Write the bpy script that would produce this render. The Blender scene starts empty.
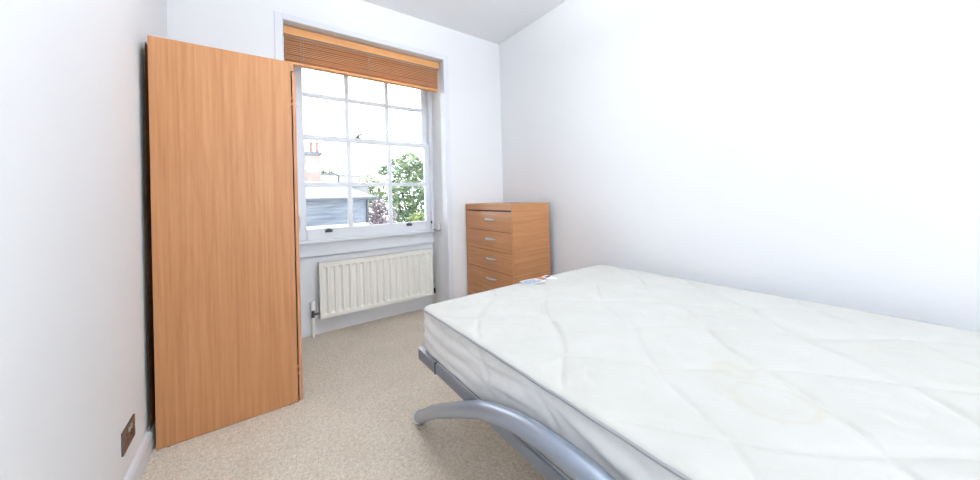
import bpy, bmesh, math, random
from mathutils import Vector, Matrix
random.seed(7)
C = bpy.context.scene.collection
PI = math.pi

# ------------------------------------------------------------------ helpers
def col(hexrgb):
    def f(c):
        c /= 255.0
        return c/12.92 if c <= .04045 else ((c+.055)/1.055)**2.4
    return (f(hexrgb[0]), f(hexrgb[1]), f(hexrgb[2]), 1)

def link(name, me, m, parent=None):
    o = bpy.data.objects.new(name, me); C.objects.link(o)
    if m is not None:
        me.materials.clear()
        for x in (m if isinstance(m, list) else [m]): me.materials.append(x)
    if parent is not None: o.parent = parent
    return o

def obj(name, bm, m, parent=None, bevel=0, smooth=False, seg=2):
    bmesh.ops.recalc_face_normals(bm, faces=bm.faces[:])
    me = bpy.data.meshes.new(name); bm.to_mesh(me); bm.free()
    if smooth:
        for p in me.polygons: p.use_smooth = True
    if parent is not None:
        me.transform(Matrix.Translation(-parent_loc(parent)))
    o = link(name, me, m, parent)
    if bevel:
        b = o.modifiers.new('bevel', 'BEVEL'); b.width = bevel; b.segments = seg; b.limit_method = 'ANGLE'
        b.harden_normals = False
    return o

def parent_loc(p):
    v = Vector(p.location)
    while p.parent is not None:
        p = p.parent; v += Vector(p.location)
    return v

def thing(name, label, cat, loc, group=None):
    o = bpy.data.objects.new(name, None); C.objects.link(o); o.location = loc
    o.empty_display_size = .1
    return tag(o, label, cat, group)

def tag(o, label, cat, group=None):
    o['label'] = label; o['category'] = cat
    if group: o['group'] = group
    return o

def struct(name, bm, m, **k):
    o = obj(name, bm, m, **k); o['kind'] = 'structure'; return o

def box(bm, x0, x1, y0, y1, z0, z1, M=None):
    vs = [bm.verts.new((x, y, z)) for x in (x0, x1) for y in (y0, y1) for z in (z0, z1)]
    for f in ((0,1,3,2),(4,6,7,5),(0,4,5,1),(2,3,7,6),(0,2,6,4),(1,5,7,3)):
        bm.faces.new([vs[i] for i in f])
    if M is not None:
        for v in vs: v.co = M @ v.co
    return vs

def bxs(*args):
    bm = bmesh.new()
    for a in args: box(bm, *a)
    return bm

def catmull(P, n=8):
    P = [Vector(p) for p in P]; out = []
    Q = [2*P[0]-P[1]] + P + [2*P[-1]-P[-2]]
    for i in range(1, len(Q)-2):
        for k in range(n):
            t = k/n
            a, b, c, d = Q[i-1], Q[i], Q[i+1], Q[i+2]
            out.append(.5*((2*b)+(c-a)*t+(2*a-5*b+4*c-d)*t*t+(3*b-a-3*c+d)*t**3))
    out.append(P[-1]); return out

def tube(bm, pts, r, seg=16, closed=False, caps=True):
    pts = [Vector(p) for p in pts]; n = len(pts); rings = []; up = None
    for i, p in enumerate(pts):
        if closed: t = (pts[(i+1) % n]-pts[i-1]).normalized()
        else: t = (pts[min(i+1, n-1)]-pts[max(i-1, 0)]).normalized()
        if up is None:
            up = Vector((0, 0, 1)) if abs(t.z) < .9 else Vector((1, 0, 0))
        a = (up - t*up.dot(t)).normalized(); up = a; b = t.cross(a)
        rr = r[i] if isinstance(r, (list, tuple)) else r
        rings.append([bm.verts.new(p+a*rr*math.cos(2*PI*k/seg)+b*rr*math.sin(2*PI*k/seg)) for k in range(seg)])
    for i in range(n if closed else n-1):
        A, B = rings[i], rings[(i+1) % n]
        for k in range(seg): bm.faces.new([A[k], A[(k+1) % seg], B[(k+1) % seg], B[k]])
    if caps and not closed:
        bm.faces.new(rings[0][::-1]); bm.faces.new(rings[-1])
    return bm

def cyl(p, q, r, seg=16): return tube(bmesh.new(), [p, q], r, seg)

def grid(nx, ny, fn):
    bm = bmesh.new(); V = [[bm.verts.new(fn(i/nx, j/ny)) for j in range(ny+1)] for i in range(nx+1)]
    for i in range(nx):
        for j in range(ny): bm.faces.new([V[i][j], V[i+1][j], V[i+1][j+1], V[i][j+1]])
    return bm

# ------------------------------------------------------------------ materials
def mat(name, base, rough=.5, metal=0, spec=.5, noise=None, bump=None, coat=0):
    m = bpy.data.materials.new(name); m.use_nodes = True; nt = m.node_tree
    b = nt.nodes['Principled BSDF']
    b.inputs['Base Color'].default_value = base; b.inputs['Roughness'].default_value = rough
    b.inputs['Metallic'].default_value = metal; b.inputs['Specular IOR Level'].default_value = spec
    b.inputs['Coat Weight'].default_value = coat
    tc = nt.nodes.new('ShaderNodeTexCoord')
    if noise:
        sc, base2, det = noise
        mp = nt.nodes.new('ShaderNodeMapping'); mp.inputs['Scale'].default_value = sc
        nt.links.new(tc.outputs['Object'], mp.inputs['Vector'])
        n = nt.nodes.new('ShaderNodeTexNoise'); n.inputs['Scale'].default_value = 1; n.inputs['Detail'].default_value = det
        nt.links.new(mp.outputs[0], n.inputs['Vector'])
        r = nt.nodes.new('ShaderNodeValToRGB'); r.color_ramp.elements[0].position = .3; r.color_ramp.elements[1].position = .7
        r.color_ramp.elements[0].color = base; r.color_ramp.elements[1].color = base2
        nt.links.new(n.outputs['Fac'], r.inputs[0]); nt.links.new(r.outputs[0], b.inputs['Base Color'])
    if bump:
        sc, dist, st = bump
        n2 = nt.nodes.new('ShaderNodeTexNoise'); n2.inputs['Scale'].default_value = sc; n2.inputs['Detail'].default_value = 4
        nt.links.new(tc.outputs['Object'], n2.inputs['Vector'])
        bp = nt.nodes.new('ShaderNodeBump'); bp.inputs['Distance'].default_value = dist; bp.inputs['Strength'].default_value = st
        nt.links.new(n2.outputs['Fac'], bp.inputs['Height']); nt.links.new(bp.outputs[0], b.inputs['Normal'])
    return m

def wood(name, axis, c0, c1, c2, rough=.38):
    m = bpy.data.materials.new(name); m.use_nodes = True; nt = m.node_tree; b = nt.nodes['Principled BSDF']
    b.inputs['Roughness'].default_value = rough; b.inputs['Specular IOR Level'].default_value = .4
    tc = nt.nodes.new('ShaderNodeTexCoord')
    def noise(s_across, s_along, detail, dist=0.):
        mp = nt.nodes.new('ShaderNodeMapping'); s = [s_across]*3; s[axis] = s_along; mp.inputs['Scale'].default_value = s
        nt.links.new(tc.outputs['Object'], mp.inputs['Vector'])
        n = nt.nodes.new('ShaderNodeTexNoise'); n.inputs['Scale'].default_value = 1; n.inputs['Detail'].default_value = detail
        n.inputs['Distortion'].default_value = dist; nt.links.new(mp.outputs[0], n.inputs['Vector']); return n.outputs['Fac']
    big = noise(9, .8, 3, .6); fine = noise(75, 1.6, 3); pore = noise(330, 16, 2)
    # cathedral figure: rings taken from the slow noise
    mul = nt.nodes.new('ShaderNodeMath'); mul.operation = 'MULTIPLY'; mul.inputs[1].default_value = 38; nt.links.new(big, mul.inputs[0])
    sn = nt.nodes.new('ShaderNodeMath'); sn.operation = 'SINE'; nt.links.new(mul.outputs[0], sn.inputs[0])
    a = nt.nodes.new('ShaderNodeMath'); a.operation = 'MULTIPLY_ADD'; a.inputs[1].default_value = .055; a.inputs[2].default_value = .0; nt.links.new(sn.outputs[0], a.inputs[0])
    s1 = nt.nodes.new('ShaderNodeMath'); s1.operation = 'ADD'; nt.links.new(a.outputs[0], s1.inputs[0]); nt.links.new(fine, s1.inputs[1])
    r = nt.nodes.new('ShaderNodeValToRGB'); e = r.color_ramp.elements
    e[0].position = .2; e[0].color = c0; e[1].position = .8; e[1].color = c2
    x = e.new(.5); x.color = c1
    nt.links.new(s1.outputs[0], r.inputs[0])
    mx = nt.nodes.new('ShaderNodeMix'); mx.data_type = 'RGBA'; mx.blend_type = 'MULTIPLY'; mx.inputs[0].default_value = .10
    r2 = nt.nodes.new('ShaderNodeValToRGB'); r2.color_ramp.elements[0].position = .36; r2.color_ramp.elements[0].color = (.55,.5,.45,1)
    r2.color_ramp.elements[1].position = .5; r2.color_ramp.elements[1].color = (1,1,1,1)
    nt.links.new(pore, r2.inputs[0]); nt.links.new(r.outputs[0], mx.inputs[6]); nt.links.new(r2.outputs[0], mx.inputs[7])
    nt.links.new(mx.outputs[2], b.inputs['Base Color'])
    return m

WC = (col((178,120,76)), col((192,135,90)), col((203,148,104)))
M = {}
M['wood_z'] = wood('beech_vertical', 2, *WC)
M['wood_y'] = wood('beech_along_y', 1, *WC)
M['wood_front'] = wood('beech_satin_front', 1, *WC, rough=.26)
M['wood_x'] = wood('beech_along_x', 0, *WC)
def translucent(m, amt):
    nt = m.node_tree; b = nt.nodes['Principled BSDF']; o = [n for n in nt.nodes if n.type == 'OUTPUT_MATERIAL'][0]
    t = nt.nodes.new('ShaderNodeBsdfTranslucent'); mx = nt.nodes.new('ShaderNodeMixShader'); mx.inputs[0].default_value = amt
    nt.links.new(b.inputs['Base Color'].links[0].from_socket, t.inputs['Color'])
    nt.links.new(b.outputs[0], mx.inputs[1]); nt.links.new(t.outputs[0], mx.inputs[2]); nt.links.new(mx.outputs[0], o.inputs['Surface'])
BC = (col((222,156,98)), col((234,170,110)), col((242,184,126)))
M['blind'] = wood('blind_wood', 0, *BC, rough=.45)
M['blind_slat'] = wood('blind_slat_wood', 0, col((240,192,146)), col((247,206,162)), col((250,216,176)), rough=.45); translucent(M['blind_slat'], .45)
M['blind_cut'] = mat('blind_wood_end', col((150,95,50)), .6)
M['edging'] = mat('door_edging', col((206,146,108)), .6, noise=((60,60,6), col((196,134,96)), 3))
M['wall'] = mat('white_wall_paint', col((245,246,249)), .75, spec=.25, noise=((1.5,1.5,1.5), col((244,245,248)), 2), bump=(60, .0006, .25))
M['ceiling'] = mat('ceiling_paint', col((245,246,249)), .85, spec=.2, bump=(50, .0005, .2))
M['trim'] = mat('white_gloss_paint', col((236,239,246)), .32, spec=.5, bump=(25, .0006, .2))
M['sash'] = mat('white_sash_paint', col((236,240,247)), .35, spec=.5)
M['rad'] = mat('cream_radiator_enamel', col((247,245,238)), .35, spec=.5)
M['steel_grey'] = mat('grey_painted_steel', col((150,160,176)), .28, metal=.35, spec=.6, coat=.3)
M['rail_grey'] = mat('grey_rail_steel', col((128,134,146)), .36, metal=.35, spec=.5, coat=.15)
M['dark'] = mat('dark_plastic', col((32,32,36)), .5)
M['chrome'] = mat('brushed_metal', col((206,208,212)), .32, metal=.75)
M['darkmetal'] = mat('aged_metal', col((96,96,102)), .4, metal=.7)
M['socket'] = mat('bronze_socket_plate', col((124,108,104)), .35, metal=.55, noise=((6,220,6), col((104,90,88)), 2))
M['whiteplastic'] = mat('white_plastic', col((236,236,236)), .35)
M['greyplastic'] = mat('grey_plastic', col((150,158,170)), .4)
M['cord'] = mat('blind_cord', col((205,190,175)), .8)
M['board'] = mat('brown_hardboard', col((150,112,76)), .8, noise=((8,8,40), col((126,92,62)), 3))
M['piping'] = mat('piping_shade_grey', col((168,169,173)), .8)  # greyed to carry the shadow line along the mattress edge
M['slat'] = mat('plywood_slat', col((214,186,146)), .6, noise=((4,90,90), col((200,170,128)), 3))

def m_carpet():
    m = bpy.data.materials.new('beige_loop_carpet'); m.use_nodes = True; nt = m.node_tree; b = nt.nodes['Principled BSDF']
    b.inputs['Roughness'].default_value = .95; b.inputs['Specular IOR Level'].default_value = .1
    tc = nt.nodes.new('ShaderNodeTexCoord'); mp = nt.nodes.new('ShaderNodeMapping'); mp.inputs['Scale'].default_value = (150, 105, 1)
    mp.inputs['Rotation'].default_value = (0, 0, .12)
    nt.links.new(tc.outputs['Object'], mp.inputs['Vector'])
    v = nt.nodes.new('ShaderNodeTexVoronoi'); v.inputs['Scale'].default_value = 1; v.inputs['Randomness'].default_value = .6
    nt.links.new(mp.outputs[0], v.inputs['Vector'])
    n = nt.nodes.new('ShaderNodeTexNoise'); n.inputs['Scale'].default_value = 60; n.inputs['Detail'].default_value = 5
    nt.links.new(tc.outputs['Object'], n.inputs['Vector'])
    n3 = nt.nodes.new('ShaderNodeTexNoise'); n3.inputs['Scale'].default_value = 5; n3.inputs['Detail'].default_value = 3
    nt.links.new(tc.outputs['Object'], n3.inputs['Vector'])
    r = nt.nodes.new('ShaderNodeValToRGB'); e = r.color_ramp.elements
    e[0].position = 0.0; e[0].color = col((248,239,226)); e[1].position = .75; e[1].color = col((216,205,190))
    nt.links.new(v.outputs['Distance'], r.inputs[0])
    r2 = nt.nodes.new('ShaderNodeValToRGB'); r2.color_ramp.elements[0].position = .35; r2.color_ramp.elements[0].color = (.86,.84,.82,1)
    r2.color_ramp.elements[1].position = .62; r2.color_ramp.elements[1].color = (1.06,1.04,1.02,1)
    nt.links.new(n.outputs['Fac'], r2.inputs[0])
    mx = nt.nodes.new('ShaderNodeMix'); mx.data_type = 'RGBA'; mx.blend_type = 'MULTIPLY'; mx.inputs[0].default_value = .8
    nt.links.new(r.outputs[0], mx.inputs[6]); nt.links.new(r2.outputs[0], mx.inputs[7])
    r3 = nt.nodes.new('ShaderNodeValToRGB'); r3.color_ramp.elements[0].position = .3; r3.color_ramp.elements[0].color = (.93,.92,.91,1)
    r3.color_ramp.elements[1].position = .7; r3.color_ramp.elements[1].color = (1,1,1,1); nt.links.new(n3.outputs['Fac'], r3.inputs[0])
    mx2 = nt.nodes.new('ShaderNodeMix'); mx2.data_type = 'RGBA'; mx2.blend_type = 'MULTIPLY'; mx2.inputs[0].default_value = 1
    nt.links.new(mx.outputs[2], mx2.inputs[6]); nt.links.new(r3.outputs[0], mx2.inputs[7])
    nt.links.new(mx2.outputs[2], b.inputs['Base Color'])
    bp = nt.nodes.new('ShaderNodeBump'); bp.inputs['Distance'].default_value = .004; bp.inputs['Strength'].default_value = .7; bp.invert = True
    nt.links.new(v.outputs['Distance'], bp.inputs['Height']); nt.links.new(bp.outputs[0], b.inputs['Normal'])
    return m
M['carpet'] = m_carpet()

def m_fabric():
    m = bpy.data.materials.new('white_quilted_damask'); m.use_nodes = True; nt = m.node_tree; b = nt.nodes['Principled BSDF']
    b.inputs['Roughness'].default_value = .85; b.inputs['Specular IOR Level'].default_value = .2
    tc = nt.nodes.new('ShaderNodeTexCoord')
    n = nt.nodes.new('ShaderNodeTexNoise'); n.inputs['Scale'].default_value = 7; n.inputs['Detail'].default_value = 5
    nt.links.new(tc.outputs['Object'], n.inputs['Vector'])
    r = nt.nodes.new('ShaderNodeValToRGB'); r.color_ramp.elements[0].position = .3; r.color_ramp.elements[0].color = col((208,207,202))
    r.color_ramp.elements[1].position = .7; r.color_ramp.elements[1].color = col((214,213,209)); nt.links.new(n.outputs['Fac'], r.inputs[0])
    last = r.outputs[0]
    # old yellowish ring stains, at fixed spots on the cloth (object space of the top panel)
    for (sx, sy, rad, w, amt) in ((1.06,.325,.035,.03,.28), (.975,.225,.075,.014,.30), (1.03,.27,.10,.05,.13), (1.50,.02,.10,.05,.14), (1.30,-.06,.05,.03,.12)):
        mp = nt.nodes.new('ShaderNodeVectorMath'); mp.operation = 'SUBTRACT'; mp.inputs[1].default_value = (sx-1.315, sy-.487, 0)
        nt.links.new(tc.outputs['Object'], mp.inputs[0])
        fl = nt.nodes.new('ShaderNodeVectorMath'); fl.operation = 'MULTIPLY'; fl.inputs[1].default_value = (1, 1, 0)
        nt.links.new(mp.outputs[0], fl.inputs[0])
        L = nt.nodes.new('ShaderNodeVectorMath'); L.operation = 'LENGTH'; nt.links.new(fl.outputs[0], L.inputs[0])
        add = nt.nodes.new('ShaderNodeMath'); add.operation = 'MULTIPLY_ADD'; add.inputs[1].default_value = .06
        nt.links.new(n.outputs['Fac'], add.inputs[0]); nt.links.new(L.outputs['Value'], add.inputs[2])
        d = nt.nodes.new('ShaderNodeMath'); d.operation = 'SUBTRACT'; d.inputs[1].default_value = rad+.03; nt.links.new(add.outputs[0], d.inputs[0])
        ab = nt.nodes.new('ShaderNodeMath'); ab.operation = 'ABSOLUTE'; nt.links.new(d.outputs[0], ab.inputs[0])
        mr = nt.nodes.new('ShaderNodeMapRange'); mr.inputs[1].default_value = 0; mr.inputs[2].default_value = w
        mr.inputs[3].default_value = amt*.6; mr.inputs[4].default_value = 0; mr.interpolation_type = 'SMOOTHSTEP'
        nt.links.new(ab.outputs[0], mr.inputs[0])
        mx = nt.nodes.new('ShaderNodeMix'); mx.data_type = 'RGBA'; nt.links.new(mr.outputs[0], mx.inputs[0])
        nt.links.new(last, mx.inputs[6]); mx.inputs[7].default_value = col((200,191,160)); last = mx.outputs[2]
    nt.links.new(last, b.inputs['Base Color'])
    n2 = nt.nodes.new('ShaderNodeTexNoise'); n2.inputs['Scale'].default_value = 38; n2.inputs['Detail'].default_value = 6; n2.inputs['Distortion'].default_value = 1.5
    nt.links.new(tc.outputs['Object'], n2.inputs['Vector'])
    bp = nt.nodes.new('ShaderNodeBump'); bp.inputs['Distance'].default_value = .003; bp.inputs['Strength'].default_value = .35
    nt.links.new(n2.outputs['Fac'], bp.inputs['Height']); nt.links.new(bp.outputs[0], b.inputs['Normal'])
    return m
M['fabric'] = m_fabric()
M['border'] = mat('mattress_border_fabric', col((240,241,241)), .85, spec=.2, noise=((18,18,18), col((234,235,235)), 4), bump=(55, .002, .4))

def m_glass():
    m = bpy.data.materials.new('window_glass'); m.use_nodes = True; nt = m.node_tree
    nt.nodes.clear(); o = nt.nodes.new('ShaderNodeOutputMaterial'); mx = nt.nodes.new('ShaderNodeMixShader')
    t = nt.nodes.new('ShaderNodeBsdfTransparent'); t.inputs[0].default_value = (.97,.985,.98,1)
    g = nt.nodes.new('ShaderNodeBsdfGlossy'); g.inputs['Roughness'].default_value = .02
    fr = nt.nodes.new('ShaderNodeFresnel'); fr.inputs[0].default_value = 1.45
    nt.links.new(fr.outputs[0], mx.inputs[0]); nt.links.new(t.outputs[0], mx.inputs[1]); nt.links.new(g.outputs[0], mx.inputs[2])
    nt.links.new(mx.outputs[0], o.inputs[0]); return m
M['glass'] = m_glass()

def m_label():
    m = bpy.data.materials.new('mattress_label_print'); m.use_nodes = True
    m.node_tree.nodes['Principled BSDF'].inputs['Base Color'].default_value = col((240,240,240))
    return m
M['labelwhite'] = m_label()
M['ink_blue'] = mat('blue_ink', col((96,118,190)), .6)
M['ink_red'] = mat('red_ink', col((206,120,100)), .6)
M['ink_black'] = mat('black_ink', col((60,50,60)), .6)

# ------------------------------------------------------------------ room constants (metres)
XL, XR, YF, YB, ZC = -.4257, 2.147, 2.72, -3.8, 2.755
OX0, OX1, OZ = .166, 1.467, 2.43      # window opening
YR = 3.055                            # back of the recess under the window

# floor, ceiling, walls
struct('floor', bxs((XL-.1, XR+.1, YB-.1, 3.16, -.12, 0)), M['carpet'])
struct('ceiling', bxs((XL-.1, XR+.1, YB-.1, 3.16, ZC, ZC+.12)), M['ceiling'])
struct('wall_left', bxs((XL-.1, XL, YB, 3.16, 0, ZC)), M['wall'])
struct('wall_right', bxs((XR, XR+.1, YB, 3.16, 0, ZC)), M['wall'])
struct('wall_back', bxs((XL, XR, YB-.1, YB, 0, ZC)), M['wall'])
struct('wall_front', bxs((XL, OX0, YF, 3.16, 0, ZC), (OX1, XR, YF, 3.16, 0, ZC), (OX0, OX1, YF, 3.16, OZ, ZC),
                         (OX0, OX1, YR, 3.16, 0, .775)), M['wall'])
# skirting
def skirting(name, a, b, n):           # a,b floor points, n inward normal
    prof = [(0,0),(.018,0),(.018,.075),(.012,.09),(.006,.096),(0,.096)]
    bm = bmesh.new(); A = []; B = []
    for d, z in prof:
        A.append(bm.verts.new((a[0]+n[0]*d, a[1]+n[1]*d, z))); B.append(bm.verts.new((b[0]+n[0]*d, b[1]+n[1]*d, z)))
    for i in range(len(prof)):
        j = (i+1) % len(prof); bm.faces.new([A[i], A[j], B[j], B[i]])
    bm.faces.new(A); bm.faces.new(B[::-1]); return struct(name, bm, M['trim'])
skirting('baseboard_left', (XL, YB), (XL, YF), (1, 0))
skirting('baseboard_right', (XR, YB), (XR, YF), (-1, 0))
skirting('baseboard_front', (OX1+.046, YF), (XR-.018, YF), (0, -1))
skirting('baseboard_back', (XL+.018, YB), (XR-.018, YB), (0, 1))

# architrave round the opening
w = .045
struct('trim_1', bxs((OX0-w, OX0, YF-.012, YF, 0, OZ+w), (OX1, OX1+w, YF-.012, YF, 0, OZ+w), (OX0, OX1, YF-.012, YF, OZ, OZ+w),
                     (OX1-.008, OX1, YF-.012, YF+.075, 0, OZ), (OX0, OX0+.008, YF-.012, YF+.075, 0, OZ)), M['trim'], bevel=.003)

# ------------------------------------------------------------------ window_1: box frame, two sashes
win = bpy.data.objects.new('window_1', None); C.objects.link(win); win.location = (.82, 3.0, .775); win['kind'] = 'structure'
FX0, FX1 = .25, 1.428
obj('window_frame', bxs((OX0, FX0, 2.998, 3.12, .775, OZ), (FX1, OX1, 2.998, 3.12, .775, OZ), (FX0, FX1, 2.998, 3.12, 2.375, OZ),
     (FX0-.012, FX0+.004, 2.984, 2.998, .80, 2.39), (FX1-.004, FX1+.012, 2.984, 2.998, .80, 2.39)), M['trim'], win, bevel=.002)
obj('window_sill', bxs((OX0, OX1, 2.985, 3.13, .770, .797)), M['trim'], win, bevel=.004)
obj('apron', bxs((OX0, OX1, 3.028, YR, .655, .770)), M['trim'], win, bevel=.006)
GX0, GX1 = .320, 1.376
MX = (.662, 1.020)
def sash(name, y0, y1, z0, z1, g0, g1, zb, topw):
    bar = .017
    bm = bxs((FX0+.001, GX0, y0, y1, z0, z1), (GX1, FX1-.001, y0, y1, z0, z1), (GX0, GX1, y0, y1, z0, g0), (GX0, GX1, y0, y1, g1, z1))
    f = obj(name, bm, M['sash'], win, bevel=.004)
    ym = (y0+y1)/2
    gb = bmesh.new()
    for x in MX: box(gb, x-bar, x+bar, ym-.016, ym+.012, g0, g1)
    xs = [GX0, MX[0]-bar, MX[0]+bar, MX[1]-bar, MX[1]+bar, GX1]
    for i in (0, 2, 4): box(gb, xs[i], xs[i+1], ym-.016, ym+.012, zb-bar, zb+bar)
    obj('glazing_bars', gb, M['sash'], f, bevel=.003)
    pb = bmesh.new()
    for i in (0, 2, 4):
        for (a, b) in ((g0, zb-bar), (zb+bar, g1)):
            box(pb, xs[i], xs[i+1], ym+.002, ym+.005, a, b)
    obj('pane', pb, M['glass'], f)
    return f
low = sash('lower_sash', 3.0, 3.042, 0.797, 1.668, .887, 1.626, 1.255, .03)
upp = sash('upper_sash', 3.045, 3.087, 1.634, 2.375, 1.674, 2.335, 2.012, .04)
# sash lifts on the bottom rail
for x in (.484, 1.193):
    bm = bxs((x-.028, x+.028, 2.997, 3.0, .852, .876))
    tube(bm, catmull([(x-.024,2.998,.862),(x-.018,2.985,.860),(x,2.978,.866),(x+.018,2.985,.860),(x+.024,2.998,.862)], 4), .0045, 8)
    box(bm, x-.012, x+.012, 2.988, 2.998, .866, .884)
    obj('sash_lift', bm, M['darkmetal'], low, bevel=.001)
# fastener on the meeting rail
bm = bxs((.715,.765,3.004,3.036,1.668,1.676)); tube(bm, [(.74,3.02,1.672),(.74,3.02,1.692)], .014, 12)
tube(bm, catmull([(.74,3.02,1.690),(.752,3.008,1.698),(.768,2.998,1.710)],4), .008, 8)
obj('sash_fastener', bm, M['darkmetal'], low)
for (x, z, mm) in ((.287-.012, 1.905, 'chrome'), (FX1-.006, .873, 'dark')):
    bm = bxs((x-.006, x+.006, 2.976, 2.985, z-.014, z+.014)); obj('sash_stop', bm, M[mm], win, bevel=.002)
# shadow-gap bead lines on the apron (two short mouldings)
obj('apron_bead', bxs((OX0+.03, .80, 3.046, YR, .640, .650), (.925, 1.41, 3.046, YR, .640, .650)), M['trim'], win, bevel=.002)

# ------------------------------------------------------------------ venetian blind
bl = thing('venetian_blind', 'wooden slatted venetian blind pulled up at the top of the sash window', 'blind', (.816, 2.80, 2.36))
BX0, BX1 = .180, 1.452
obj('head_rail', bxs((BX0+.012, BX1-.012, 2.794, 2.84, 2.385, 2.425)), M['blind_cut'], bl)
obj('valance', bxs((BX0, BX1, 2.780, 2.792, 2.362, 2.424), (BX0, BX0+.01, 2.792, 2.835, 2.362, 2.424), (BX1-.01, BX1, 2.792, 2.835, 2.362, 2.424)), M['blind'], bl, bevel=.0025)
bm = bmesh.new()
zs = []; z = 2.178
for k in range(12):
    zs.append(z); z += .0130 + .0060*(k/11)**1.5 + random.uniform(-.0012, .0012)
for k, z in enumerate(zs):
    tl = math.radians(random.uniform(-4, 4) - 7 - 6*(k/11))
    Mx = Matrix.Translation((.812+random.uniform(-.003,.003), 2.813+random.uniform(-.002,.002), z+.004)) @ Matrix.Rotation(tl, 4, 'X') @ Matrix.Rotation(random.uniform(-.0016,.0016), 4, 'Y')
    box(bm, -.628, .622, -.025, .025, -.0022, .0022, Mx)
obj('slats', bm, M['blind_slat'], bl)
obj('bottom_rail', bxs((.186, 1.434, 2.786, 2.838, 2.147, 2.164)), M['blind'], bl, bevel=.002)
for x in (.294, .795, 1.316):
    bm = bmesh.new()
    for dx in (-.008, .008):
        tube(bm, [(x+dx, 2.7835, 2.147), (x+dx, 2.7835, 2.375)], .0016, 6); tube(bm, [(x+dx, 2.8405, 2.147), (x+dx, 2.8405, 2.385)], .0012, 6)
    obj('ladder_cord', bm, M['cord'], bl)

# small box on the window reveal
cl = thing('shutter_catch', 'small white box with grey lower edge on the right window reveal', 'fitting', (OX1, 2.93, .79))
obj('box', bxs((OX1-.024, OX1, 2.875, 2.98, .802, .86)), M['whiteplastic'], cl, bevel=.003)
obj('base_strip', bxs((OX1-.026, OX1, 2.873, 2.982, .79, .802)), M['greyplastic'], cl, bevel=.001)

# ------------------------------------------------------------------ radiator
ra = thing('radiator', 'cream fluted panel radiator under the sash window', 'radiator', (.908, 2.99, .145))
RX0, RX1, RZ0, RZ1, RY = .397, 1.420, .145, .606, 2.965
N = 17; pitch = (RX1-RX0-.03)/N
def ss(a, b, x):
    t = max(0, min(1, (x-a)/(b-a))); return t*t*(3-2*t)
def flute(u, v):
    x = RX0+(RX1-RX0)*u; z = RZ0+(RZ1-RZ0)*v
    p = ((x-RX0-.015)/pitch) % 1.0
    inx = RX0+.015 < x < RX1-.015
    d = ss(.14, .34, p)*(1-ss(.66, .86, p)) if inx else 0
    d *= ss(RZ0+.028, RZ0+.048, z)*(1-ss(RZ1-.052, RZ1-.036, z))
    return (x, RY+.015*d, z)
bm = grid(17*14+8, 60, flute)
# returns of the pressed panel
box(bm, RX0, RX1, RY+.0155, RY+.018, RZ0, RZ1)
obj('front_panel', bm, M['rad'], ra, smooth=False)
obj('casing', bxs((RX0, RX0+.004, RY+.0, RY+.055, RZ0, RZ1), (RX1-.004, RX1, RY+.0, RY+.055, RZ0, RZ1), (RX0+.004, RX1-.004, RY+.0, RY+.004, RZ1-.003, RZ1+.003),
   (RX0+.004, RX1-.004, RY+.05, RY+.055, RZ0, RZ1), (RX0+.004, RX1-.004, RY+.004, RY+.05, RZ0, RZ0+.004)), M['rad'], ra)
bm = bmesh.new()
n = 60
for k in range(n+1):
    x = RX0+.004+(RX1-RX0-.010)*k/n; box(bm, x, x+.006, RY+.004, RY+.05, RZ1-.004, RZ1)
obj('top_grille', bm, M['rad'], ra)
for bx_ in (.60, 1.19): obj('wall_bracket', bxs((bx_, bx_+.03, RY+.055, YR-.0005, .2, .55)), M['rad'], ra)
# left thermostatic valve and pipe
px, py = .352, 3.0
v = obj('valve_body', tube(tube(bmesh.new(), [(px, py, .165), (px, py, .222)], .012, 12), [(px, py, .188), (RX0+.004, py, .188)], .010, 12), M['darkmetal'], ra)
bm = bmesh.new(); tube(bm, [(px, py, .222), (px, py, .232), (px, py, .285), (px, py, .30)], [.014, .019, .019, .013], 16)
obj('valve_head', bm, M['whiteplastic'], ra, smooth=False)
obj('pipe', cyl((px, py, 0), (px, py, .168), .0105, 14), M['rad'], ra)
px2 = RX1+.017
bm = tube(bmesh.new(), [(px2, py-.012, .155), (px2, py-.012, .2)], .012, 12); tube(bm, [(RX1-.004, py-.012, .18), (px2, py-.012, .18)], .009, 12)
obj('valve_body', bm, M['dark'], ra)
obj('pipe', cyl((px2, py-.012, 0), (px2, py-.012, .157), .0085, 14), M['rad'], ra)
obj('dark_end_block', bxs((RX1, RX1+.007, RY+.006, RY+.02, .262, .312)), M['dark'], ra, bevel=.002)  # small dark block at the right end of the panel

# ------------------------------------------------------------------ wardrobe
wd = thing('wardrobe', 'tall beech wood wardrobe standing against the left wall', 'wardrobe', (-.11, 2.38, 0))
WX0, WX1, WY0, WY1, HW = -.394, .164, 2.096, 2.668, 1.9
sp = obj('side_panel', bxs((WX0, WX1, WY0, WY0+.018, .003, HW)), M['wood_z'], wd, bevel=.001)
obj('side_panel', bxs((WX0, WX1, WY1-.018, WY1, .003, HW)), M['wood_z'], wd, bevel=.001)
obj('top_panel', bxs((WX0, WX1, WY0+.018, WY1-.018, HW-.022, HW)), M['wood_y'], wd)
obj('cornice', bxs((WX1, WX1+.014, WY0, WY1, HW-.05, HW)), M['wood_y'], wd, bevel=.001)
obj('base_panel', bxs((WX0, WX1, WY0+.018, WY1-.018, .07, .088)), M['wood_y'], wd)
obj('plinth', bxs((WX1-.03, WX1-.012, WY0+.018, WY1-.018, .0, .07)), M['wood_y'], wd)
for y in (WY0+.009, WY1-.009):
    for x in (WX0+.04, WX1-.04): obj('foot_glide', cyl((x, y, 0), (x, y, .003), .008, 10), M['dark'], wd)
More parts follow.
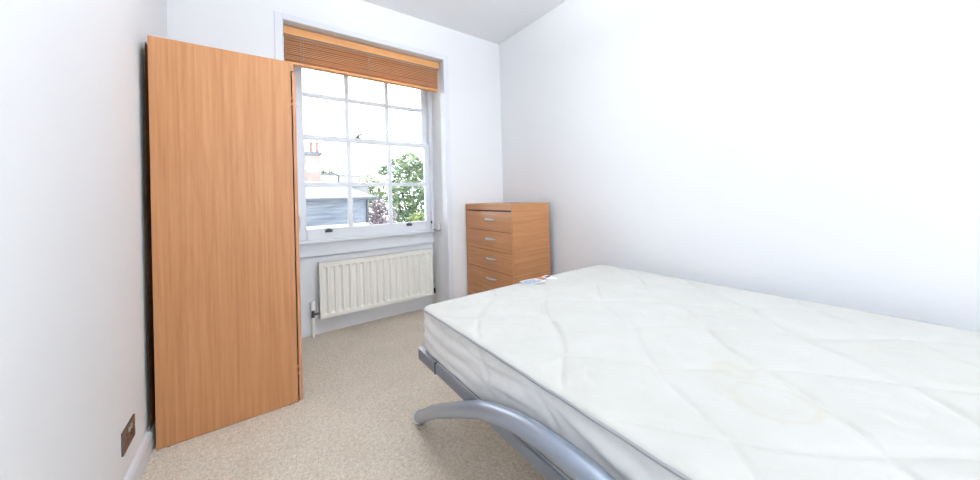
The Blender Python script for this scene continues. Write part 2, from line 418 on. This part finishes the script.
# back board, sprung loose at the bottom
def back(u, v):
    z = .1+1.77*v; x = -.4115 + .0095*ss(.5, 1, v) - .0015*math.sin(v*9)
    return (x, WY0+.002+(WY1-WY0-.004)*u, z)
bm = grid(1, 30, back)
r = bmesh.ops.solidify(bm, geom=bm.faces[:], thickness=.0025)
obj('back_board', bm, M['board'], wd)
obj('dark_back_sheet', bxs((WX0+.012, WX0+.02, WY0+.018, WY1-.018, .088, HW-.022)), M['dark'], wd)  # dark full-height sheet just inside the loose back board
DY = [(WY0+.001, 2.3815), (2.3835, WY1-.001)]
for i, (a, b) in enumerate(DY):
    d = obj('door', bxs((WX1+.006, WX1+.0215, a, b, .010, HW-.056)), [M['wood_z']], wd, bevel=.0008)
    obj('edging_strip', bxs((WX1+.006, WX1+.0218, a-.0012 if i == 0 else b, a if i == 0 else b+.0012, .010, HW-.056)), M['edging'], d)
    hy = b-.04 if i == 0 else a+.04
    bm = tube(bmesh.new(), catmull([(WX1+.021, hy, .92), (WX1+.045, hy, .935), (WX1+.05, hy, .985), (WX1+.045, hy, 1.035), (WX1+.021, hy, 1.05)], 5), .005, 8)
    obj('handle', bm, M['chrome'], d, smooth=True)
for z in (1.70, 1.665, .2, .165):
    obj('hinge', bxs((WX1, WX1+.006, WY0+.0005, WY0+.012, z-.006, z+.006)), M['edging'], wd)

# ------------------------------------------------------------------ chest of drawers
ch = thing('chest_of_drawers', 'beech wood chest of drawers in the corner beside the window', 'chest of drawers', (1.87, 2.34, 0))
CX0, CX1, CY0, CY1, CH = 1.66, 2.078, 1.988, 2.704, 1.051
t = .018
obj('side_panel', bxs((CX0, CX1, CY0, CY0+t, 0, CH)), M['wood_x'], ch, bevel=.001)
obj('side_panel', bxs((CX0, CX1, CY1-t, CY1, 0, CH)), M['wood_x'], ch, bevel=.001)
obj('top_panel', bxs((CX0+.001, CX1, CY0+t, CY1-t, CH-.018, CH-.0005)), M['wood_y'], ch)
obj('top_rail', bxs((CX0+.001, CX0+.017, CY0+t, CY1-t, .996, CH-.018)), M['wood_y'], ch)
obj('back_board', bxs((CX1-.006, CX1-.002, CY0+t, CY1-t, .02, CH-.02)), M['board'], ch)
obj('plinth', bxs((CX0+.012, CX0+.028, CY0+t, CY1-t, 0, .095)), M['wood_y'], ch)
obj('dark_gap_backing', bxs((CX0+.02, CX0+.024, CY0+t, CY1-t, .098, .995)), M['dark'], ch)  # dark sheet standing in for shade in the gaps between drawers
zt = [.988, .815, .642, .468, .294, .12]
for i in range(5):
    a, b = zt[i+1], zt[i]-.004
    if i == 4: a = .1
    d = obj('drawer', bxs((CX0+.001, CX0+.018, CY0+t+.002, CY1-t-.002, a, b)), M['wood_front'], ch, bevel=.001)
    hz = .5*(a+b)+.014; yc = 2.302; q = .073
    bm = bmesh.new()
    P = catmull([(CX0+.003, yc-q, hz), (CX0-.010, yc-q*.75, hz+.001), (CX0-.020, yc-q*.3, hz+.002), (CX0-.021, yc+q*.3, hz+.002), (CX0-.010, yc+q*.75, hz+.001), (CX0+.003, yc+q, hz)], 5)
    nP = len(P); tube(bm, P, [.003+.0065*math.sin(PI*k/(nP-1)) for k in range(nP)], 10)
    obj('handle', bm, M['chrome'], d, smooth=True)

# ------------------------------------------------------------------ bed frame
BXC, BYC = 1.315, .487
BL = 1.437-BYC
bf = thing('bed_frame', 'grey metal bed frame with arched tubular legs under the white mattress', 'bed', (BXC, BYC, 0))
RXa, RXb = .606, .628
def mx(x): return 2*BXC-x
for (a, b) in ((RXa, RXb), (mx(RXb), mx(RXa))):
    obj('side_rail', bxs((a, b, BYC-.785, BYC+.785, .362, .405)), M['rail_grey'], bf, bevel=.003)
for s in (-1, 1):
    y0, y1 = sorted((BYC+s*(BL-.015), BYC+s*(BL+.008)))
    obj('end_rail', bxs((.68, mx(.68), y0, y1, .362, .405)), M['rail_grey'], bf, bevel=.003)
for sx in (0, 1):
    for s in (-1, 1):
        y0, y1 = sorted((BYC+s*.787, BYC+s*(BL+.010)))
        x0, x1 = (RXa-.002, RXb+.001) if sx == 0 else (mx(RXb)-.001, mx(RXa)+.002)
        j0, j1 = sorted((BYC+s*.7845, BYC+s*.787)); obj('dark_joint_line', bxs((x0-.0008, x1+.0008, j0, j1, .3585, .4085)), M['dark'], bf)  # thin dark strip standing in for the black gap at the joint
        ye0, ye1 = sorted((BYC+s*(BL-.017), BYC+s*(BL+.010)))
        xe0, xe1 = (RXb+.001, .68) if sx == 0 else (mx(.68), mx(RXb)-.001)
        obj('corner_bracket', bxs((x0, x1, y0, y1, .359, .408), (xe0, xe1, ye0, ye1, .359, .408)), M['rail_grey'], bf, bevel=.002)
half = [(.634,1.525,.030), (.626,1.440,.086), (.613,1.318,.170), (.595,1.09,.305), (.580,.918,.403), (.576,.822,.448), (.576,.688,.486), (.576,.56,.503), (.576,BYC,.506)]
for sx in (0, 1):
    P = half + [(x, 2*BYC-y, z) for x, y, z in half[:-1][::-1]]
    if sx: P = [(mx(x), y, z) for x, y, z in P]
    a = obj('arched_leg', tube(bmesh.new(), catmull(P, 8), .0275, 28), M['steel_grey'], bf, smooth=True)
    for e, nx in ((P[0], P[1]), (P[-1], P[-2])):
        e = Vector(e); d = (e-Vector(nx)).normalized()
        c = obj('foot_cap', tube(bmesh.new(), [e-d*.005, e+d*.005], .0335, 24), M['whiteplastic'], a, smooth=False)
        q = Vector((e.x, e.y, 0))
        obj('foot_pad', tube(bmesh.new(), [q+Vector((0, 0, 0)), q+Vector((0, 0, .010))], .021, 20), M['dark'], a)
    for y in (.93, 2*BYC-.93):
        x0, x1 = (.58, RXa) if sx == 0 else (mx(RXa), mx(.58))
        obj('bolt', cyl((x0, y, .392), (x1, y, .392), .006, 10), M['chrome'], a)
obj('support_bar', bxs((BXC-.02, BXC+.02, BYC-BL+.02, BYC+BL-.02, .350, .382)), M['rail_grey'], bf, bevel=.002)
for y in (BYC-.5, BYC+.45):
    obj('support_leg', cyl((BXC, y, 0), (BXC, y, .352), .018, 14), M['rail_grey'], bf)
for k in range(15):
    y = BYC-.84+k*.12
    obj('slat', bxs((RXb, mx(RXb), y-.03, y+.03, .384, .396)), M['slat'], bf)

# ------------------------------------------------------------------ mattress
ma = thing('mattress', 'white quilted mattress lying on the grey metal bed frame', 'mattress', (BXC-.006, BYC, .397))
W, Lh, R, ZT, ZBm = .696, .950, .050, .610, .402
def rr(u, v, W, L, R):
    x, y = abs(u)*W, abs(v)*L
    if x > W-R and y > L-R:
        a, b = (x-W+R)/R, (y-L+R)/R
        x, y = W-R+R*a*math.sqrt(1-b*b/2), L-R+R*b*math.sqrt(1-a*a/2)
    return math.copysign(x, u), math.copysign(y, v)
from mathutils import noise as mn
def crease(d, w): return 1-math.exp(-(d/w)**2)
def quilt(X, Y):
    sp_ = .275
    wob = .018*math.sin(Y*11+X*3)
    wob2 = .018*math.sin(X*10-Y*4)
    a = ((X*.752-Y*.659+wob-.111)/sp_); b = ((X*.752+Y*.659+wob2-1.026)/sp_)
    da = abs(a-round(a))*sp_; db = abs(b-round(b))*sp_
    h = min(.0062*crease(da, .010), 1)*crease(db, .011) + .0035*math.sin(PI*(a-math.floor(a)))*math.sin(PI*(b-math.floor(b)))
    # curled motif inside each diamond
    fa, fb = a-math.floor(a)-.5, b-math.floor(b)-.5
    rad = math.hypot(fa, fb)*sp_; ang = math.atan2(fb, fa)
    rc = .062+.016*math.sin(3*ang+1.0)
    h -= .0018*math.exp(-((rad-rc)/.007)**2)
    # soft pulls running in from the tape edge and light rumpling
    h += .0022*mn.noise(Vector((X*9, Y*9, 0))) + .0012*mn.noise(Vector((X*26, Y*26, 3)))
    ed = X-.63
    if ed < .22: h += .0020*math.sin(Y*62+2.2*math.sin(Y*9)+X*22)*math.exp(-((ed-.06)/.08)**2)
    return h
def top(u, v):
    # finer sampling, slightly denser near edges
    uu, vv = 2*u-1, 2*v-1
    x, y = rr(uu, vv, W, Lh, R)
    e = min(W-abs(x), Lh-abs(y))
    if abs(x) > W-R and abs(y) > Lh-R:
        e = R-math.hypot(abs(x)-W+R, abs(y)-Lh+R)
    e = max(e, 0)
    roll = min(1, e/.045)
    edge = -.012*(1-math.sqrt(max(0, 1-(1-roll)**2)))
    crown = .010*ss(0, .35, e)
    X, Y = x+BXC, y+BYC
    return (X, Y, ZT+edge+crown*1.0+(quilt(X, Y)-.006)*ss(0, .05, e))
obj('top_panel', grid(200, 280, top), M['fabric'], ma, smooth=True)
# perimeter walker
def perim(n):
    pts = []
    segs = []
    a, b = W-R, Lh-R
    Ls = 2*a, 2*b
    tot = 4*a+4*b+2*PI*R
    for i in range(n):
        s = tot*i/n
        order = [('l', (-W, b), (-W, -b), (-1, 0)), ('c', (-a, -b), PI), ('l', (-a, -Lh), (a, -Lh), (0, -1)), ('c', (a, -b), 1.5*PI),
                 ('l', (W, -b), (W, b), (1, 0)), ('c', (a, b), 0), ('l', (a, Lh), (-a, Lh), (0, 1)), ('c', (-a, b), .5*PI)]
        for o_ in order:
            ln = (Vector(o_[2])-Vector(o_[1])).length if o_[0] == 'l' else PI*R/2
            if s <= ln:
                if o_[0] == 'l':
                    p = Vector(o_[1]).lerp(Vector(o_[2]), s/ln); nn = Vector(o_[3])
                else:
                    th = o_[2]+s/R; nn = Vector((math.cos(th), math.sin(th))); p = Vector(o_[1])+nn*R
                break
            s -= ln
        pts.append((p, nn, tot*i/n))
    return pts, tot
PN = 620
pp, tot = perim(PN)
bm = bmesh.new(); NZ = 26; rings = []
for (p, nn, s) in pp:
    ring = []
    for j in range(NZ+1):
        t_ = j/NZ; z = ZBm+(ZT-.012-ZBm)*t_
        k = s/.30
        a = k+t_*.75+.12*math.sin(t_*5+s*2); b = k-t_*.75+.10*math.sin(t_*7)
        da = abs(a-round(a)); db = abs(b-round(b))
        ph = t_*6.6 + s*2.1 + .75*math.sin(s*6.5) + .3*math.sin(s*15)
        q = .0085*abs(math.sin(PI*ph*.5))**.7*crease(da, .05)
        q += .0035*mn.noise(Vector((p.x*14, p.y*14, z*30)))+.0025*math.sin(t_*19+2.0*math.sin(s*7))
        bulge = .006*math.sin(PI*t_) + q*max(0, math.sin(PI*t_))**.5 - .006
        ring.append(bm.verts.new((p.x+nn.x*bulge+BXC, p.y+nn.y*bulge+BYC, z)))
    rings.append(ring)
for i in range(PN):
    A, B = rings[i], rings[(i+1) % PN]
    for j in range(NZ): bm.faces.new([A[j], B[j], B[j+1], A[j+1]])
obj('side_border', bm, M['border'], ma, smooth=True)
bm = bmesh.new(); lo = [bm.verts.new((p.x+BXC, p.y+BYC, ZBm)) for p, nn, s in pp]; bm.faces.new(lo)
obj('underside', bm, M['border'], ma)
for z in (ZT-.011, ZBm+.002):
    obj('piping', tube(bmesh.new(), [(p.x+nn.x*.002+BXC, p.y+nn.y*.002+BYC, z+.0008*math.sin(s*40)) for p, nn, s in pp[::2]], .0042, 8, closed=True), M['piping'], ma, smooth=True)
# sewn label at the foot end
def lab(u, v):
    X = 1.225+.225*u; Y = 1.325+.10*v
    return (X, Y, ZT+.0055+.001*v+.0022*math.sin(u*7)-.010*ss(.8, 1, 1-v)*0)
lb = obj('label', grid(14, 6, lab), M['labelwhite'], ma, smooth=True)
lb['label'] = 'printed white label'
def marks(name, rects, mm):
    bm = bmesh.new()
    for (u0, u1, v0, v1) in rects:
        vs = []
        for (u, v) in ((u0, v0), (u1, v0), (u1, v1), (u0, v1)):
            x, y, z = lab(u, v); vs.append(bm.verts.new((x, y, z+.0012)))
        bm.faces.new(vs)
    obj(name, bm, mm, lb)
rb = []
for row in range(4):
    u = .03
    while u < .42:
        w_ = random.uniform(.02, .06); rb.append((u, u+w_, .18+row*.17, .27+row*.17)); u += w_+.02
marks('printed_text', rb, M['ink_blue'])
marks('printed_badge', [(.58, .78, .52, .95)], M['ink_red'])
marks('printed_emblem', [(.60, .76, .40, .56), (.82, .97, .55, .80)], M['ink_black'])

# ------------------------------------------------------------------ wall socket
so = thing('wall_socket', 'bronze double wall socket low on the left wall', 'socket', (XL, 1.853, .232))
def sk(u0, u1, v0, v1, d0, d1):   # plate-local: u along +y, v up, d out of the wall
    return (XL+d0, XL+d1, 1.782+.143*u0, 1.782+.143*u1, .189+.086*v0, .189+.086*v1)
obj('face_plate', bxs(sk(0,1,0,1,0,.006)), M['socket'], so, bevel=.002)
for c in (.27, .73):
    obj('pin_holes', bxs(sk(c-.02,c+.02,.62,.74,.0055,.0068), sk(c-.10,c-.05,.36,.41,.0055,.0068), sk(c+.05,c+.10,.36,.41,.0055,.0068)), M['dark'], so)
for c in (.42, .58):
    obj('switch', bxs(sk(c-.035,c+.035,.68,.88,.006,.011)), M['chrome'], so, bevel=.001)
for c in (.06, .94):
    p = Vector((XL+.006, 1.782+.143*c, .232)); obj('screw', cyl(p, p+Vector((.001,0,0)), .003, 10), M['chrome'], so)

# ------------------------------------------------------------------ added fill lamps, unseen, built as hanging fittings
LX, LY, LZ = 1.15, -3.1, 2.0
cf = thing('added_fill_pendant', 'added white pendant fill light behind the camera, out of view', 'lamp', (LX, LY, ZC))  # invented fitting around the fill far behind the camera
obj('ceiling_rose', tube(bmesh.new(), [(LX, LY, ZC-.03), (LX, LY, ZC)], [.03, .05], 24), M['whiteplastic'], cf)
obj('flex', cyl((LX, LY, LZ+.20), (LX, LY, ZC-.03), .004, 8), M['whiteplastic'], cf)
obj('lamp_holder', tube(bmesh.new(), [(LX, LY, LZ+.175), (LX, LY, LZ+.21)], [.03, .015], 16), M['whiteplastic'], cf)

cg = thing('added_fill_bowl', 'added white bowl fill light above the bed, out of view', 'lamp', (.7, 1.0, ZC))  # second invented fitting, added to bounce fill off the ceiling
bm = bmesh.new(); prof = [(.02, 2.262), (.10, 2.268), (.17, 2.288), (.215, 2.315), (.235, 2.345), (.229, 2.347), (.208, 2.321), (.165, 2.295), (.10, 2.276), (.02, 2.270)]
rings = [[bm.verts.new((.7+r*math.cos(k*PI/20), 1.0+r*math.sin(k*PI/20), z)) for k in range(40)] for r, z in prof]
for i in range(len(prof)):
    A, B = rings[i], rings[(i+1) % len(prof)]
    for k in range(40): bm.faces.new([A[k], A[(k+1) % 40], B[(k+1) % 40], B[k]])
obj('bowl', bm, M['whiteplastic'], cg, smooth=True)
obj('finial', tube(bmesh.new(), [(.7, 1.0, 2.245), (.7, 1.0, 2.275)], .022, 20), M['chrome'], cg)
for a in (0, 2*PI/3, 4*PI/3):
    obj('suspension_rod', cyl((.7+.23*math.cos(a), 1+.23*math.sin(a), 2.345), (.7+.03*math.cos(a), 1+.03*math.sin(a), ZC-.03), .003, 8), M['chrome'], cg)
obj('ceiling_rose', tube(bmesh.new(), [(.7, 1.0, ZC-.035), (.7, 1.0, ZC)], [.035, .055], 24), M['chrome'], cg)

# ------------------------------------------------------------------ outside
def ext(c):
    r = col(c); return (r[0]/3.0, r[1]/3.0, r[2]/3.0, 1)
M['brick_blue'] = mat('weathered_grey_brick', ext((136,152,182)), .9, noise=((1.0,4,9), ext((214,222,236)), 6))
M['brick_pink'] = mat('pale_pink_brick', ext((206,170,160)), .9, noise=((6,6,14), ext((226,200,190)), 5))
M['slate'] = mat('pale_slate_roof', ext((160,168,184)), .7, noise=((2,2,9), ext((172,180,194)), 4))
M['gutter'] = mat('grey_gutter', ext((84,92,110)), .6)
M['render_white'] = mat('white_render', ext((240,240,242)), .9, noise=((3,3,3), ext((232,232,236)), 3))
M['pot'] = mat('clay_pot', ext((190,140,124)), .9)
M['ledge'] = mat('stone_ledge', ext((130,140,158)), .9)
M['ground'] = mat('pale_ground', ext((190,192,180)), .95, noise=((.6,.6,.6), ext((150,165,130)), 4))
M['bark'] = mat('bark', ext((120,105,95)), .95, noise=((12,12,3), ext((90,80,72)), 4))
GZ = -5.5
g = struct('ground', bxs((-30, 45, 8, 60, GZ-.3, GZ)), M['ground'])

hs = thing('house', 'low grey brick house with a pale hipped slate roof outside the window', 'house', (1, 17.5, GZ))
obj('wall', bxs((-3.0, 4.05, 15.0, 19.5, GZ, 1.17)), M['brick_blue'], hs)
bm = bmesh.new()
e = [(-3.3,14.6,1.20), (4.45,14.6,1.20), (4.45,19.9,1.20), (-3.3,19.9,1.20)]; rd = [(-.6,17.25,2.05), (2.95,17.25,2.05)]
V = [bm.verts.new(p) for p in e+rd]
for f in ((0,1,5,4), (1,2,5), (2,3,4,5), (3,0,4), (3,2,1,0)): bm.faces.new([V[i] for i in f])
obj('roof', bm, M['slate'], hs)
obj('gutter', bxs((-3.36, 4.51, 14.5, 14.6, 1.10, 1.22), (4.45, 4.53, 14.5, 19.9, 1.10, 1.22)), M['gutter'], hs, bevel=.02)
obj('drainpipe', cyl((4.0, 14.95, GZ), (4.0, 14.95, 1.12), .05, 10), M['gutter'], hs)

lw = obj('garden_wall', bxs((-3, 3.62, 13.4, 13.7, GZ, .13), (-3, 3.66, 13.36, 13.74, .13, .17)), M['render_white'])
tag(lw, 'low white wall in front of the grey brick house', 'wall')

h2 = thing('terrace_house', 'pale house with sloping white roof and brick chimney behind the low house', 'house', (1, 24, GZ))
obj('wall', bxs((-6, 6.0, 22.0, 28.0, GZ, 2.2)), M['render_white'], h2)
bm = bmesh.new()
V = [bm.verts.new(p) for p in ((-6,21.7,2.0), (5.0,21.7,2.0), (-6,25,4.6), (.8,25,3.75), (-6,28.3,2.0), (5.0,28.3,2.0))]
for f in ((0,1,3,2), (2,3,5,4), (1,5,3), (0,2,4), (0,4,5,1)): bm.faces.new([V[i] for i in f])
obj('roof', bm, M['slate'], h2)
obj('parapet', bxs((2.75, 4.0, 21.6, 22.2, 2.1, 2.72), (4.15, 5.35, 21.6, 22.2, 2.1, 2.66)), M['render_white'], h2)
obj('parapet_coping', bxs((2.7, 4.05, 21.55, 22.25, 2.70, 2.76), (4.1, 5.4, 21.55, 22.25, 2.64, 2.70)), M['ledge'], h2)
c = obj('chimney', bxs((2.0, 3.08, 21.4, 22.3, 1.8, 3.82)), M['brick_pink'], h2)
obj('ledge', bxs((1.92, 3.17, 21.3, 22.4, 3.82, 4.02)), M['ledge'], c, bevel=.04)
for x in (2.66, 2.98):
    bm = tube(bmesh.new(), [(x, 21.8, 4.02), (x, 21.8, 4.12), (x, 21.8, 4.52), (x, 21.8, 4.54), (x, 21.8, 4.66)], [.11, .085, .07, .10, .09], 14)
    obj('chimney_pot', bm, M['pot'], c)

def leafmat(name, a, b):
    k = 1.35; ea, eb = [tuple(v*k for v in ext(c)[:3])+(1,) for c in (a, b)]
    m = mat(name, ea, .8, spec=.1, noise=((2.2,2.2,2.2), eb, 3))
    return m
M['leaf_green'] = leafmat('leaf_green', (126,164,132), (206,226,170))
M['leaf_pale'] = leafmat('leaf_pale', (206,218,140), (170,196,130))
M['leaf_plum'] = leafmat('leaf_plum', (176,152,170), (226,208,216))
M['leaf_mid'] = leafmat('leaf_mid', (168,194,146), (212,222,168))
def tree(name, label, cx, cy, blobs, n, size, lm, group=None):
    t = thing(name, label, 'tree', (cx, cy, GZ), group)
    zmin = min(b[2] for b in blobs)
    bm = bmesh.new(); tube(bm, catmull([(cx, cy, GZ), (cx+.05, cy, (GZ+zmin)/2), (cx, cy, zmin+.2)], 4), .13, 10)
    for b in blobs:
        tube(bm, catmull([(cx, cy, zmin-.3), ((cx+b[0])/2, (cy+b[1])/2, (zmin+b[2])/2), b[:3]], 3), .045, 6)
    obj('trunk', bm, M['bark'], t)
    bm = bmesh.new(); tv = sum(b[3]**2 for b in blobs)
    for b in blobs:
        for k in range(int(n*b[3]**2/tv)):
            d = Vector((random.gauss(0,1), random.gauss(0,1), random.gauss(0,1))).normalized()*b[3]*random.uniform(.35,1)**.5
            p = Vector((b[0]+d.x, b[1]+d.y, b[2]+d.z*.85))
            rot = Matrix.Rotation(random.uniform(0, 2*PI), 4, 'Z') @ Matrix.Rotation(random.uniform(0, PI), 4, 'X')
            s = size*random.uniform(.6, 1.3)
            vs = [bm.verts.new(p+(rot @ Vector(q))) for q in ((-s*.5,0,0), (0,-s*.3,s*.05), (s*.5,0,0), (0,s*.3,s*.05))]
            bm.faces.new(vs)
    me = bpy.data.meshes.new('foliage'); bm.to_mesh(me); bm.free(); me.transform(Matrix.Translation(-Vector((cx, cy, GZ))))
    link('foliage', me, lm, t)
    return t
tree('broadleaf_tree', 'tall green tree at the right of the view through the window', 8.0, 20, 
     [(7.2,20,3.1,.75), (8.1,20,3.5,.7), (8.6,20.3,2.7,.8), (7.4,19.8,2.0,.7), (6.9,20,1.2,.55), (8.4,20,1.6,.9), (7.5,20,.6,.85), (8.6,20,.3,.8), (7.6,19.7,-.4,.9), (9.4,20,3.0,.9), (9.7,20,1.2,1.0), (8.8,20,-.8,1.0), (6.4,20.2,2.9,.35)],
     7500, .23, M['leaf_green'])
tree('garden_shrub', 'yellow green shrub low at the right of the window view', 8.3, 17.6, [(7.6,17.6,-.1,.55), (8.4,17.6,-.2,.6), (8.0,17.4,-.9,.8), (9.2,17.8,-.2,.7)], 1500, .15, M['leaf_pale'])
tree('plum_tree', 'dusky pink leaved tree beside the corner of the grey brick house', 5.3, 17.0, [(5.15,17,.75,.42), (5.5,17,.2,.55), (4.95,16.9,-.1,.42), (5.3,17,-.6,.7), (4.8,17,.35,.3)], 3200, .14, M['leaf_plum'])
tree('distant_tree', 'pale green distant tree behind the low house roof', 9.0, 31, [(7.1,31,2.5,.9), (8.3,31,2.7,1.0), (9.4,31,2.1,1.0), (7.9,31,1.4,1.1), (9.1,31,.9,1.1), (7.2,31,.8,1.1)], 3000, .26, M['leaf_mid'])
tree('rooftop_shrub', 'small pale green treetop showing between chimney and parapet', 4.3, 28.9, [(4.15,28.9,3.5,.38), (4.7,28.9,3.45,.42), (5.2,28.9,3.35,.35)], 420, .16, M['leaf_mid'])

# ------------------------------------------------------------------ light
wld = bpy.data.worlds.new('sky'); bpy.context.scene.world = wld; wld.use_nodes = True
bg = wld.node_tree.nodes['Background']; bg.inputs[0].default_value = (.93, .965, 1.0, 1); bg.inputs[1].default_value = 5.2
def area(name, loc, size, power, color, rot):
    l = bpy.data.lights.new(name, 'AREA'); l.shape = 'DISK' if size[1] is None else 'RECTANGLE'; l.size = size[0]
    if size[1]: l.size_y = size[1]
    l.energy = power; l.color = color
    o = bpy.data.objects.new(name, l); C.objects.link(o); o.location = loc; o.rotation_euler = rot; return o
pl = bpy.data.lights.new('pendant_fill', 'POINT'); pl.energy = 84; pl.color = (.90, .965, 1.0); pl.shadow_soft_size = .16  # added fill from behind, no such lamp is seen
cdl = bpy.data.lights.new('bowl_fill', 'AREA'); cdl.shape = 'DISK'; cdl.size = .40; cdl.energy = 35; cdl.color = (.92, .97, 1.0)  # added upward fill above the bed, out of view
cdo = bpy.data.objects.new('bowl_fill', cdl); C.objects.link(cdo); cdo.location = (.7, 1.0, 2.345); cdo.rotation_euler = (PI, 0, 0)
plo = bpy.data.objects.new('pendant_fill', pl); C.objects.link(plo); plo.location = (LX, LY, LZ)
lp = bpy.data.lights.new('window_portal', 'AREA'); lp.shape = 'RECTANGLE'; lp.size = 1.18; lp.size_y = 1.6; lp.cycles.is_portal = True
po = bpy.data.objects.new('window_portal', lp); C.objects.link(po); po.location = (.84, 3.14, 1.6); po.rotation_euler = (-PI/2, 0, 0)

# ------------------------------------------------------------------ camera
yaw, pitch, roll, h, f, cy = .6274, .0051, -.0272, 1.1193, 320.94, 194.5
cyw, syw = math.cos(yaw), math.sin(yaw)
fwd = Vector((syw*math.cos(pitch), cyw*math.cos(pitch), math.sin(pitch))); right = Vector((cyw, -syw, 0)); up = right.cross(fwd)
r_ = right*math.cos(roll)+up*math.sin(roll); u_ = -right*math.sin(roll)+up*math.cos(roll)
cam = bpy.data.cameras.new('camera'); co = bpy.data.objects.new('camera', cam); C.objects.link(co)
mw = Matrix((r_, u_, -fwd)).transposed().to_4x4(); mw.translation = Vector((0, 0, h)); co.matrix_world = mw
cam.sensor_width = 36; cam.sensor_fit = 'HORIZONTAL'; cam.lens = f/980*36; cam.shift_y = -(240-cy)/980; cam.clip_start = .01; cam.clip_end = 200
S = bpy.context.scene; S.camera = co
S.view_settings.view_transform = 'Standard'; S.view_settings.look = 'None'; S.view_settings.gamma = 1
S.view_settings.use_curve_mapping = False; S.view_settings.exposure = 0.21
